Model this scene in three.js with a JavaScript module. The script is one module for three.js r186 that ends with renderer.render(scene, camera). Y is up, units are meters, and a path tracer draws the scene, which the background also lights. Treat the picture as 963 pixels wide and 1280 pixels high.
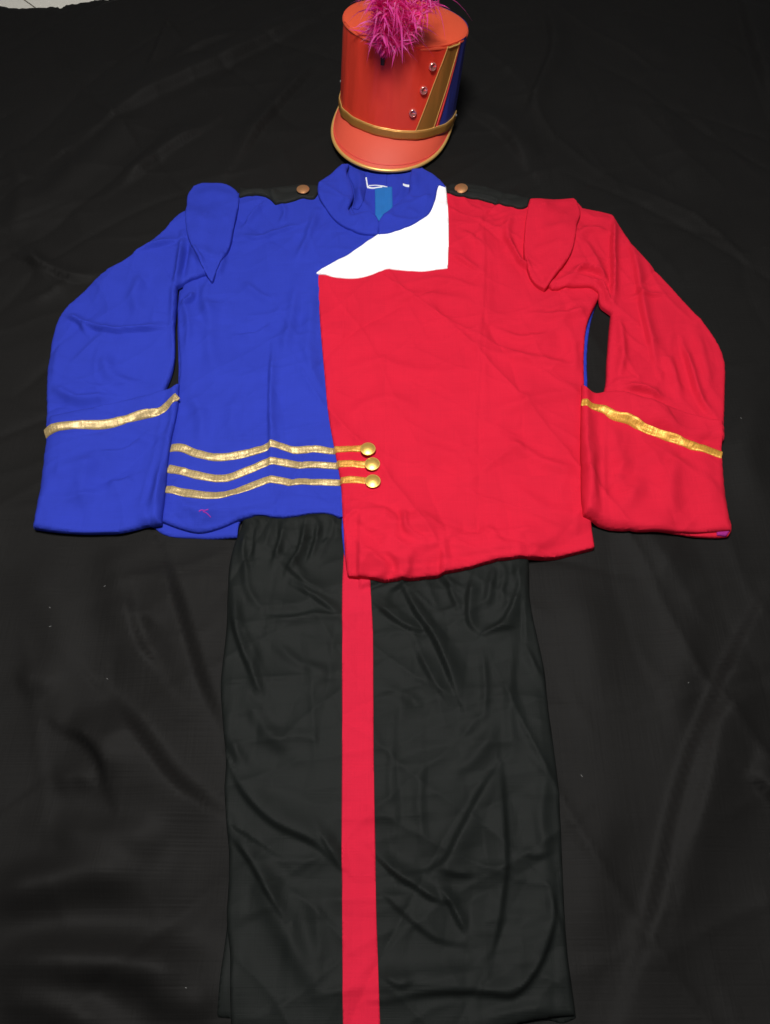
import * as THREE from 'three';
import { mergeGeometries } from 'three/addons/utils/BufferGeometryUtils.js';

// ------------------------------------------------------------------ camera, lamps, exposure
const scene = new THREE.Scene();
scene.background = new THREE.Color(0.09, 0.09, 0.094);              // dim indoor surroundings
const PITCH = THREE.MathUtils.degToRad(60), EYE = 0.7, FOCAL = 962;
const camera = new THREE.PerspectiveCamera(67.27, 963 / 1280, 0.02, 30);
camera.position.set(0, EYE, 0);
camera.lookAt(0, EYE - Math.sin(PITCH), -Math.cos(PITCH));
scene.add(camera);
const renderer = new THREE.WebGLRenderer({ antialias: true });
renderer.toneMapping = THREE.LinearToneMapping;
renderer.toneMappingExposure = 1.0;
renderer.shadowMap.enabled = true;
const LAMP = new THREE.Vector3(-0.08, 1.42, -0.42);
const lampLight = new THREE.RectAreaLight(new THREE.Color(1, 0.975, 0.94), 88, 0.3, 0.3);
lampLight.position.set(LAMP.x, LAMP.y - 0.012, LAMP.z);
lampLight.lookAt(LAMP.x, 0, LAMP.z);
lampLight.castShadow = true;
scene.add(lampLight);

// ------------------------------------------------------------------ helpers
function creased(x, z, scale, k) {                                    // straight sharp creases that fade in and out, as in unironed cotton
  let s = 0;
  for (let o = 0; o < 5; o++) {
    const a = hash(o, k, 1) * Math.PI, per = scale * (0.7 + 0.9 * hash(o, k, 2)), wob = 0.22 * scale * vnoise(x / scale * 0.8, z / scale * 0.8, k + o + 40);
    const t = (x * Math.cos(a) + z * Math.sin(a) + wob) / per + hash(o, k, 3), e = Math.abs(t - Math.floor(t) - 0.5) * per, m = vnoise(x / scale * 0.75 + o * 9, z / scale * 0.75, k + o * 3);
    if (m > 0) s += Math.min(1, m * 2.5) * (Math.exp(-e / 0.0042) + 0.5 * Math.exp(-e / 0.014)) * (hash(o, k, 4) < 0.35 ? -0.7 : 1);
  }
  return s;
}
const V2 = (x, y) => new THREE.Vector2(x, y), V3 = (x, y, z) => new THREE.Vector3(x, y, z);
function rng(seed) { let s = seed >>> 0; return () => { s = (s + 0x6D2B79F5) >>> 0; let t = Math.imul(s ^ (s >>> 15), 1 | s); t = (t + Math.imul(t ^ (t >>> 7), 61 | t)) ^ t; return ((t ^ (t >>> 14)) >>> 0) / 4294967296; }; }
const hash = (i, j, k) => { let h = Math.imul(i, 374761393) ^ Math.imul(j, 668265263) ^ Math.imul(k, 2147483647 - 1274126177); h = Math.imul(h ^ (h >>> 13), 1274126177); return ((h ^ (h >>> 16)) >>> 0) / 4294967296; };
function vnoise(x, y, k = 0) {                                       // -1..1
  const i = Math.floor(x), j = Math.floor(y), u = x - i, v = y - j;
  const a = u * u * u * (u * (u * 6 - 15) + 10), b = v * v * v * (v * (v * 6 - 15) + 10);
  const p = hash(i, j, k), q = hash(i + 1, j, k), r = hash(i, j + 1, k), s = hash(i + 1, j + 1, k);
  return 2 * (p + (q - p) * a + (r - p) * b + (p - q - r + s) * a * b) - 1;
}
const fbm = (x, y, k, n = 3) => { let s = 0, a = 0.5; for (let o = 0; o < n; o++) { s += a * vnoise(x, y, k + o); x = x * 2.03 + 7.1; y = y * 2.03 + 3.7; a *= 0.5; } return s; };
function crumple(x, z, scale, k) {                                   // warped, ridged creases, 0..1
  const wx = x + 0.35 * scale * fbm(x / scale, z / scale, k + 20, 2), wz = z + 0.35 * scale * fbm(x / scale + 5, z / scale, k + 30, 2);
  const n = 1 - Math.abs(vnoise(wx / scale, wz / scale, k)); return n * n;
}
const sstep = (a, b, x) => { const t = Math.min(1, Math.max(0, (x - a) / (b - a))); return t * t * (3 - 2 * t); };

const SIN = Math.sin(PITCH), COS = Math.cos(PITCH);
// where a measured point of the layout lies on the floor: metres (x, z) at height y
function at(px, py, y = 0) {
  const u = (px - 481.5) / FOCAL, v = (py - 640) / FOCAL, k = (EYE - y) / (SIN + v * COS);
  return [u * k, -k * (COS - v * SIN)];
}
function pairs(flat, y) { const r = []; for (let i = 0; i < flat.length; i += 2) r.push(at(flat[i], flat[i + 1], y)); return r; }
function smoothPoly(p, closed = true, n = 5, corner = 42) {          // rounded outline that keeps its sharp corners
  const N = p.length, out = [], last = closed ? N : N - 1;
  const g = (i) => p[closed ? (i + N) % N : Math.min(N - 1, Math.max(0, i))];
  const tan = (i) => {
    const a = g(i - 1), b = g(i), c = g(i + 1), ux = b[0] - a[0], uz = b[1] - a[1], vx = c[0] - b[0], vz = c[1] - b[1];
    const lu = Math.hypot(ux, uz), lv = Math.hypot(vx, vz);
    if (!closed && (i === 0 || i === N - 1)) return null;
    if ((ux * vx + uz * vz) / (lu * lv + 1e-12) < Math.cos(corner * Math.PI / 180)) return null;
    const k = 1 / (lu + lv); return [(ux / lu * lv + vx / lv * lu) * k, (uz / lu * lv + vz / lv * lu) * k];
  };
  for (let i = 0; i < last; i++) {
    const a = g(i), b = g(i + 1), L = Math.hypot(b[0] - a[0], b[1] - a[1]), d = [(b[0] - a[0]) / L, (b[1] - a[1]) / L], ta = tan(i) || d, tb = tan(closed ? (i + 1) % N : i + 1) || d;
    for (let k = 0; k < n; k++) {
      const t = k / n, t2 = t * t, t3 = t2 * t, h0 = 2 * t3 - 3 * t2 + 1, h1 = t3 - 2 * t2 + t, h2 = -2 * t3 + 3 * t2, h3 = t3 - t2;
      out.push([h0 * a[0] + h1 * L * ta[0] + h2 * b[0] + h3 * L * tb[0], h0 * a[1] + h1 * L * ta[1] + h2 * b[1] + h3 * L * tb[1]]);
    }
  }
  if (!closed) out.push(p[N - 1].slice());
  return out;
}
function distTo(poly) {                                              // signed distance to an outline, positive inside
  const N = poly.length, A = new Float64Array(N * 5);
  for (let i = 0; i < N; i++) { const a = poly[i], b = poly[(i + 1) % N], dx = b[0] - a[0], dz = b[1] - a[1]; A.set([a[0], a[1], dx, dz, 1 / (dx * dx + dz * dz + 1e-18)], i * 5); }
  return (x, z) => {
    let m = 1e9, inside = false;
    for (let o = 0; o < A.length; o += 5) {
      const ex = x - A[o], ez = z - A[o + 1], dx = A[o + 2], dz = A[o + 3];
      let t = (ex * dx + ez * dz) * A[o + 4]; t = t < 0 ? 0 : t > 1 ? 1 : t;
      const qx = ex - dx * t, qz = ez - dz * t, d = qx * qx + qz * qz; if (d < m) m = d;
      if ((ez < 0) !== (ez - dz < 0) && ex < dx * ez / dz) inside = !inside;
    }
    return inside ? Math.sqrt(m) : -Math.sqrt(m);
  };
}
// folds: [points, width mm, height mm, kind]; kinds: 0 soft roll, 1 crisp crease, 2 fold that drops sharply to the right of its direction, 3 the same to the left
function folds(list, y, narrow = 1) {
  const S = list.map(([flat, w0, h, kind = 0]) => {
    const p = smoothPoly(pairs(flat, y), false, 4, 80), w = w0 * narrow, R = w * 0.001 * (kind ? 4.5 : 2.6), L = [0];
    for (let i = 1; i < p.length; i++) L.push(L[i - 1] + Math.hypot(p[i][0] - p[i - 1][0], p[i][1] - p[i - 1][1]));
    const xs = p.map((q) => q[0]), zs = p.map((q) => q[1]);
    return { p, L, w: w * 0.001, h: h * 0.001, kind, R, x0: Math.min(...xs) - R, x1: Math.max(...xs) + R, z0: Math.min(...zs) - R, z1: Math.max(...zs) + R };
  });
  return (x, z) => {
    let s = 0;
    for (const f of S) {
      if (x < f.x0 || x > f.x1 || z < f.z0 || z > f.z1) continue;
      let best = 1e9, side = 1, along = 0;
      for (let i = 0; i < f.p.length - 1; i++) {
        const a = f.p[i], b = f.p[i + 1], dx = b[0] - a[0], dz = b[1] - a[1], l2 = dx * dx + dz * dz, ex = x - a[0], ez = z - a[1];
        const t = Math.min(1, Math.max(0, (ex * dx + ez * dz) / l2)), qx = ex - dx * t, qz = ez - dz * t, d = qx * qx + qz * qz;
        if (d < best) { best = d; side = dx * qz - dz * qx; along = f.L[i] + t * Math.sqrt(l2); }
      }
      const d = Math.sqrt(best); if (d > f.R) continue;
      const T = f.L[f.L.length - 1], e = Math.min(along, T - along) / T, taper = 0.25 + 0.75 * sstep(0, 0.3, e), q = sstep(f.R, f.R * 0.6, d);
      let k;
      if (f.kind === 0) k = Math.exp(-(d * d) / (f.w * f.w));
      else if (f.kind === 1) k = Math.exp(-Math.sqrt(d * d + 3e-6) / f.w);
      else { const steep = (f.kind === 2) === (side > 0), w = Math.max(0.0018, (steep ? 0.34 : 1.9) * f.w); k = Math.exp(-(d * d) / (w * w)); }
      s += f.h * k * taper * q;
    }
    return s;
  };
}
// a layer of cloth lying on what is under it: a fine grid clipped to the outline, edges rounded over and closed down to the layer below
function sheet({ reach = 0.009, outline, y = 0.015, cell = 0.0026, th = 0.002, r = 0.004, edge = 0.35, wr = () => 0, base, smooth = 5, calm = 0.012, drop = 0.0015, corner = 42, poly: given }) {
  const poly = given || smoothPoly(pairs(outline, y), true, smooth, corner), sd = distTo(poly);
  let x0 = 1e9, x1 = -1e9, z0 = 1e9, z1 = -1e9;
  for (const [x, z] of poly) { x0 = Math.min(x0, x); x1 = Math.max(x1, x); z0 = Math.min(z0, z); z1 = Math.max(z1, z); }
  x0 -= cell; z0 -= cell; const nx = Math.ceil((x1 - x0) / cell) + 2, nz = Math.ceil((z1 - z0) / cell) + 2;
  const D = new Float32Array(nx * nz), X = new Float32Array(nx * nz), Z = new Float32Array(nx * nz);
  for (let j = 0; j < nz; j++) for (let i = 0; i < nx; i++) { const o = j * nx + i; X[o] = x0 + i * cell; Z[o] = z0 + j * cell; D[o] = sd(X[o], Z[o]); }
  const full = (x, z, d) => th + wr(x, z, d) * (calm ? 0.35 + 0.65 * sstep(0, calm, d) : 1);
  const top = (x, z, d = sd(x, z)) => { const q = Math.min(1, Math.max(0, d / r)), k = edge + (1 - edge) * Math.sqrt(1 - (1 - q) * (1 - q)); return base(x, z) + Math.max(0.0004, full(x, z, d)) * k; };
  const pos = [], uv = [], idx = [], id = new Int32Array(nx * nz).fill(-1), cut = new Map(), rim = new Map();
  const put = (x, z, d) => { pos.push(x, top(x, z, d), z); uv.push(x, z); return pos.length / 3 - 1; };
  const vert = (o) => id[o] >= 0 ? id[o] : (id[o] = put(X[o], Z[o], D[o]));
  const edgeVert = (a, b) => {
    const key = a < b ? a * 4e6 + b : b * 4e6 + a; if (cut.has(key)) return cut.get(key);
    const t = D[a] / (D[a] - D[b]), v = put(X[a] + (X[b] - X[a]) * t, Z[a] + (Z[b] - Z[a]) * t, 0); cut.set(key, v); return v;
  };
  const tri = (t) => {
    const ins = t.filter((o) => D[o] > 0).length; if (!ins) return;
    const ring = [], isCut = [];
    for (let k = 0; k < 3; k++) { const a = t[k], b = t[(k + 1) % 3]; if (D[a] > 0) { ring.push(vert(a)); isCut.push(0); } if ((D[a] > 0) !== (D[b] > 0)) { ring.push(edgeVert(a, b)); isCut.push(1); } }
    for (let k = 1; k + 1 < ring.length; k++) idx.push(ring[0], ring[k], ring[k + 1]);
    for (let k = 0; k < ring.length; k++) if (isCut[k] && isCut[(k + 1) % ring.length]) rim.set(ring[k] * 4e6 + ring[(k + 1) % ring.length], [ring[k], ring[(k + 1) % ring.length]]);
  };
  for (let j = 0; j < nz - 1; j++) for (let i = 0; i < nx - 1; i++) {
    const a = j * nx + i, b = a + 1, c = a + nx, d = c + 1;
    if (D[a] <= 0 && D[b] <= 0 && D[c] <= 0 && D[d] <= 0) continue;
    if ((i + j) & 1) { tri([a, c, b]); tri([b, c, d]); } else { tri([a, c, d]); tri([a, d, b]); }
  }
  const low = new Map(), lowVert = (v) => { if (!low.has(v)) { const x = pos[v * 3], z = pos[v * 3 + 2]; pos.push(x, base(x, z) - drop, z); uv.push(x, z); low.set(v, pos.length / 3 - 1); } return low.get(v); };
  for (const [a, b] of rim.values()) { const la = lowVert(a), lb = lowVert(b); idx.push(b, a, la, b, la, lb); }
  const geo = new THREE.BufferGeometry();
  geo.setAttribute('position', new THREE.Float32BufferAttribute(pos, 3)); geo.setAttribute('uv', new THREE.Float32BufferAttribute(uv, 2)); geo.setIndex(idx); geo.computeVertexNormals();
  // what this layer adds for layers laid over it
  const cover = (x, z) => { if (x < x0 - reach || x > x1 + reach || z < z0 - reach || z > z1 + reach) return base(x, z); const d = sd(x, z), w = sstep(-reach, Math.min(0.02, reach * 0.45), d); return w ? base(x, z) + Math.max(0.0004, full(x, z, Math.max(0, d))) * w : base(x, z); };
  return { geo, top, sd, cover, poly, plain: (x, z) => base(x, z) + full(x, z, 1) };
}
// a band sewn along a line: follows the cloth below, slightly proud of it
function ribbon(flat, width, under, { y = 0.02, lift = 0.0011, widths, wob = 0, seed = 1, clip } = {}) {
  const p = smoothPoly(pairs(flat, y), false, 14, 70), n = 4, pos = [], uv = [], idx = [];
  let along = 0;
  for (let i = 0; i < p.length; i++) {
    const a = p[Math.max(0, i - 1)], b = p[Math.min(p.length - 1, i + 1)], l = Math.hypot(b[0] - a[0], b[1] - a[1]), nx = -(b[1] - a[1]) / l, nz = (b[0] - a[0]) / l;
    if (i) along += Math.hypot(p[i][0] - p[i - 1][0], p[i][1] - p[i - 1][1]);
    const t = i / (p.length - 1), w = (widths ? widths[0] + (widths[1] - widths[0]) * t : width) * (1 + 0.06 * vnoise(along * 90, 0, seed));
    for (let k = -1; k <= n + 1; k++) {
      const s = Math.min(n, Math.max(0, k)) / n - 0.5, x = p[i][0] + nx * w * s, z = p[i][1] + nz * w * s;
      const out = k < 0 || k > n, q = under(x, z) + (out ? -0.0004 : lift + wob * (fbm(along * 75, s * 1.2, seed, 2) + 0.12 * vnoise(along * 380, s * 3, seed + 9)));
      pos.push(x, q, z); uv.push(along, s * w);
    }
    if (i) for (let k = 0; k < n + 2; k++) { const o = (i - 1) * (n + 3) + k, u = o + n + 3; idx.push(o, o + 1, u, o + 1, u + 1, u); }
  }
  const geo = new THREE.BufferGeometry();
  geo.setAttribute('position', new THREE.Float32BufferAttribute(pos, 3)); geo.setAttribute('uv', new THREE.Float32BufferAttribute(uv, 2)); geo.setIndex(idx); geo.computeVertexNormals();
  return geo;
}
const used = {};
function thing(name, label, category, position) {
  const o = new THREE.Group(); o.name = name; o.position.copy(position); o.userData = { label, category }; scene.add(o); o.updateMatrixWorld(true); return o;
}
function part(name, geo, mat, parent, label, kind) {                 // geometry is given in the thing's world axes
  const m = new THREE.Mesh(geo, mat); m.name = name; m.castShadow = m.receiveShadow = true;
  parent.updateMatrixWorld(true);
  if (!parent.userData.local) { const w = new THREE.Vector3().setFromMatrixPosition(parent.matrixWorld); m.position.copy(w.negate()); }
  used[name] = (used[name] || 0) + 1; if (used[name] > 1) m.name = `${name}_${String(used[name] - 1).padStart(3, '0')}`;
  if (label) m.userData.label = label; if (kind) m.userData.kind = kind;
  parent.add(m); return m;
}

// ------------------------------------------------------------------ materials
function tex(size, fn, srgb) {
  const d = new Uint8Array(size * size * 4);
  for (let j = 0; j < size; j++) for (let i = 0; i < size; i++) { const v = fn(i, j, size), o = (j * size + i) * 4; for (let k = 0; k < 3; k++) d[o + k] = Math.max(0, Math.min(255, Math.round((Array.isArray(v) ? v[k] : v) * 255))); d[o + 3] = 255; }
  const t = new THREE.DataTexture(d, size, size); t.wrapS = t.wrapT = THREE.RepeatWrapping; t.magFilter = THREE.LinearFilter; t.minFilter = THREE.LinearMipmapLinearFilter; t.generateMipmaps = true;
  if (srgb) t.colorSpace = THREE.SRGBColorSpace; t.needsUpdate = true; return t;
}
function weaveField(size, seed, slub) {                               // crossing yarns of uneven thickness, repeating
  const warp = [], weft = [], R = rng(seed), row = (len) => { const a = []; for (let i = 0; i < len; i++) a.push(R()); return a; };
  for (let i = 0; i < size; i++) { warp.push(row(8)); weft.push(row(8)); }
  const lerpRow = (a, t) => { const n = a.length, f = t * n, i = Math.floor(f) % n, u = f - Math.floor(f), s = u * u * (3 - 2 * u); return a[i] + (a[(i + 1) % n] - a[i]) * s; };
  return (i, j) => {
    const wp = lerpRow(warp[i], j / size), wf = lerpRow(weft[j], i / size), over = (i + j) & 1;
    return 0.5 + slub * ((wp - 0.5) * 0.8 + (wf - 0.5) * 1.0) + (over ? 0.06 : -0.06) + 0.05 * (hash(i, j, seed) - 0.5);
  };
}
const W = weaveField(512, 11, 0.42);
const weaveBump = tex(512, (i, j) => W(i, j));
const weaveTint = tex(512, (i, j) => { const v = 0.9 + 0.17 * (W(i, j) - 0.5) + 0.08 * (hash(i, j, 77) - 0.5) + 0.05 * fbm(i / 512 * 8, j / 512 * 8, 4, 2); return [v, v, v]; });
const plainTint = tex(512, (i, j) => { const v = 0.92 + 0.11 * (W(i, j) - 0.5) + 0.05 * fbm(i / 512 * 8, j / 512 * 8, 14, 3); return [v, v, v]; });
plainTint.repeat.set(4.6, 4.6); weaveBump.repeat.set(4.6, 4.6); weaveTint.repeat.set(4.6, 4.6);      // one repeat is 0.22 m, a yarn 0.43 mm
const slubTint = weaveTint.clone(); slubTint.repeat.set(2.3, 2.3); slubTint.needsUpdate = true;
const slubBump = weaveBump.clone(); slubBump.repeat.set(2.3, 2.3); slubBump.needsUpdate = true;
const cotton = (r, g, b, o = {}) => new THREE.MeshPhysicalMaterial({ color: new THREE.Color().setRGB(r, g, b), roughness: 0.86, map: plainTint, bumpMap: weaveBump, bumpScale: 0.0002, specularIntensity: 0.25, side: THREE.DoubleSide, ...o });
const grey = (v) => new THREE.Color(v, v, v);
const M = {
  ground: cotton(0.0078, 0.0074, 0.007, { map: slubTint, bumpMap: slubBump, bumpScale: 0.0004, roughness: 0.7, specularIntensity: 0.26 }),
  black: cotton(0.0078, 0.0096, 0.0088, { map: weaveTint, roughness: 0.68, specularIntensity: 0.26 }),
  tab: cotton(0.0145, 0.0158, 0.0148, { roughness: 0.7 }),
  blue: cotton(0.024, 0.042, 0.4),
  red: cotton(0.6, 0.0115, 0.036),
  stripe: cotton(0.58, 0.013, 0.042),
  white: cotton(0.9, 0.89, 0.9, { map: null, bumpScale: 0.00005 }),
  zip: cotton(0.018, 0.15, 0.46, { roughness: 0.6 }),
  labelWhite: cotton(0.8, 0.83, 0.9, { roughness: 0.6 }),
  pink: cotton(0.3, 0.03, 0.35), purple: cotton(0.3, 0.02, 0.2),
};
const threadTint = tex(256, (i, j) => { const v = 0.62 + 0.3 * hash(Math.floor(i / 2), 3, 7) + 0.25 * (hash(Math.floor(i / 2), Math.floor(j / 3), 5) - 0.5); return [v, v, v]; });
threadTint.repeat.set(22, 22);
const goldLace = new THREE.MeshPhysicalMaterial({ color: new THREE.Color(0.6, 0.44, 0.2), metalness: 0.4, roughness: 0.4, map: threadTint, bumpMap: threadTint, bumpScale: 0.0005, vertexColors: true, side: THREE.DoubleSide });
const goldLaceRed = goldLace.clone(); goldLaceRed.color.setRGB(0.85, 0.42, 0.06); goldLaceRed.vertexColors = false;
const goldLacePlain = goldLace.clone(); goldLacePlain.vertexColors = false;
M.goldButton = new THREE.MeshPhysicalMaterial({ color: new THREE.Color(0.8, 0.5, 0.12), metalness: 0.75, roughness: 0.38 });
M.copperButton = new THREE.MeshPhysicalMaterial({ color: new THREE.Color(0.62, 0.3, 0.13), metalness: 0.75, roughness: 0.4 });

// ------------------------------------------------------------------ the floor
{
  const floor = new THREE.Mesh(new THREE.BoxGeometry(5, 0.02, 5), new THREE.MeshStandardMaterial({ color: new THREE.Color(0.3, 0.27, 0.22), roughness: 0.9 }));
  floor.name = 'floor'; floor.userData = { kind: 'structure' }; floor.position.set(0, -0.0165, 0); floor.receiveShadow = true; scene.add(floor);
  const a = at(31, 0), b = at(45, 10), dir = V2(b[0] - a[0], b[1] - a[1]).normalize(), nrm = V2(-dir.y, dir.x), T = 0.3, gap = 0.003;
  const marble = tex(256, (i, j) => { const v = 0.93 + 0.08 * fbm(i / 40, j / 40, 3, 3); return [v, v, v * 0.985]; }, false);
  const tm = [0.78, 0.8, 0.76].map((v) => new THREE.MeshPhysicalMaterial({ color: new THREE.Color(v, v * 0.97, v * 0.88), roughness: 0.3, map: marble }));
  const s = new THREE.Shape(), h = T / 2 - gap / 2; s.moveTo(-h, -h); s.lineTo(h, -h); s.lineTo(h, h); s.lineTo(-h, h);
  const tg = new THREE.ExtrudeGeometry(s, { depth: 0.003, bevelEnabled: true, bevelSize: -0.0006, bevelThickness: 0.0008, bevelSegments: 1 }); tg.rotateX(-Math.PI / 2); tg.rotateY(-Math.atan2(dir.y, dir.x));
  let n = 0;
  for (let i = -4; i < 6; i++) for (let j = -9; j < 7; j++) {
    const x = a[0] + dir.x * (i + 0.2) * T + nrm.x * (j + 0.5) * T, z = a[1] + dir.y * (i + 0.2) * T + nrm.y * (j + 0.5) * T;
    if (z > -1.15 || z < -2.3 || Math.abs(x) > 1.9) continue;
    const m = new THREE.Mesh(tg, tm[(i * 7 + j * 3 + 90) % 3]); m.name = n ? `tile_${String(n).padStart(3, '0')}` : 'tile'; n++;
    m.position.set(x, 0.0165 - 0.0045, z); m.receiveShadow = true; floor.add(m);
  }
}

// ------------------------------------------------------------------ black cloth spread on the floor
const clothFolds = folds([
  [[420, 10, 300, 70, 180, 128, 90, 185], 22, 7, 3], [[266, 158, 200, 198, 150, 240], 12, 5, 3], [[400, 78, 340, 145, 291, 212], 10, 5, 3], [[210, 35, 200, 60, 186, 86], 8, 4, 2],
  [[300, 50, 250, 62, 225, 72], 8, 3], [[20, 320, 60, 340, 96, 352, 130, 350], 7, 4, 2], [[10, 300, 40, 318, 60, 350, 80, 372], 8, 4, 1], [[90, 352, 60, 372, 30, 380], 7, 3, 1],
  [[180, 130, 120, 200, 60, 250, 0, 290], 25, 5], [[10, 180, 30, 240, 20, 290], 14, 3],
  [[676, 0, 690, 60, 672, 110, 655, 158], 11, 5, 2], [[922, -5, 940, 60, 965, 150], 16, 7, 2], [[580, 135, 630, 170, 662, 215], 14, 5, 2], [[760, 20, 800, 60, 860, 80], 26, 3], [[800, 120, 850, 200, 880, 260], 26, 3],
  [[966, 735, 915, 830, 872, 925, 845, 1020, 825, 1120, 775, 1290], 17, 5.5, 2], [[966, 860, 905, 890, 880, 985, 850, 1100], 20, 4, 2], [[930, 970, 950, 980, 970, 1010], 12, 5, 2], [[860, 750, 850, 850, 835, 940], 18, 3],
  [[720, 720, 735, 800, 745, 900], 22, 3], [[760, 1000, 740, 1100, 745, 1200], 20, 3],
  [[130, 870, 175, 925, 220, 985, 285, 1030], 22, 8, 3], [[80, 910, 115, 926, 135, 950, 142, 990], 10, 6, 2], [[200, 690, 230, 790, 255, 870, 278, 925], 18, 6, 3], [[160, 740, 175, 810, 205, 850], 14, 4, 3],
  [[-20, 1122, 60, 1106, 130, 1092, 200, 1105], 17, 10], [[-20, 1206, 90, 1200, 190, 1206, 280, 1222], 15, 11], [[60, 1030, 110, 1048, 180, 1050, 215, 1075], 15, 6], [[70, 985, 100, 972, 125, 985], 9, 4, 1],
  [[180, 1235, 220, 1250, 280, 1255], 12, 5], [[-10, 1255, 50, 1250, 110, 1270, 150, 1290], 12, 6], [[165, 770, 190, 775, 205, 790], 6, 2.5, 1], [[20, 860, 45, 850, 70, 870], 12, 3],
  [[30, 700, 80, 790, 70, 880], 26, 3], [[140, 680, 150, 740, 140, 800], 20, 3], [[800, 640, 830, 700, 870, 730], 22, 3], [[950, 480, 930, 560, 945, 640], 20, 3],
], 0.006, 1.05);
const clothWr = (x, z) => 2 * clothFolds(x, z) + 0.005 * fbm(x * 6, z * 6, 40, 3) + 0.002 * crumple(x, z, 0.16, 50) + 0.0026 * creased(x, z, 0.16, 52) + 0.0012 * creased(x, z, 0.08, 57) + 0.0042;
let clothSheet;
{
  const edge = [-60, 6, 0, 8, 8, 8.5, 15, 9.5, 22, 11, 34, 11, 50, 10.6, 60, 9.2, 66, 8, 70, 8.6, 72.5, 7.4, 74.5, 8.6, 76, 11.3, 78.5, 8, 82, 6, 90, 4.8, 98, 4.2, 102, 2.2, 108, 0.8, 116, 0.2, 122, -0.8, 150, -4, 240, -14, 420, -30, 700, -44, 1000, -50, 1300, -50];
  const far = pairs(edge, 0.004), R = rng(4), rag = [];
  for (let i = 0; i < far.length - 1; i++) { const a = far[i], b = far[i + 1], L = Math.hypot(b[0] - a[0], b[1] - a[1]), n = Math.max(1, Math.round(L / 0.005)); for (let k = 0; k < n; k++) { const t = k / n; rag.push([a[0] + (b[0] - a[0]) * t, a[1] + (b[1] - a[1]) * t + (k || n > 1 ? (R() - 0.5) * 0.006 : 0)]); } }
  rag.push([1.15, rag[rag.length - 1][1]], [1.15, 0.35], [-1.1, 0.35], [-1.1, rag[0][1]]);
  clothSheet = sheet({ poly: rag, base: () => 0.0005, wr: clothWr, th: 0.003, cell: 0.0044, r: 0.004, edge: 0.3, calm: 0.02, drop: 0.0004 });
  const g = thing('ground_cloth', 'large black cotton cloth with ragged edge spread wrinkled over the pale floor', 'cloth', V3(0, 0, -0.5));
  part('cloth_sheet', clothSheet.geo, M.ground, g);
}
const cloth = clothSheet.cover;

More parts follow.
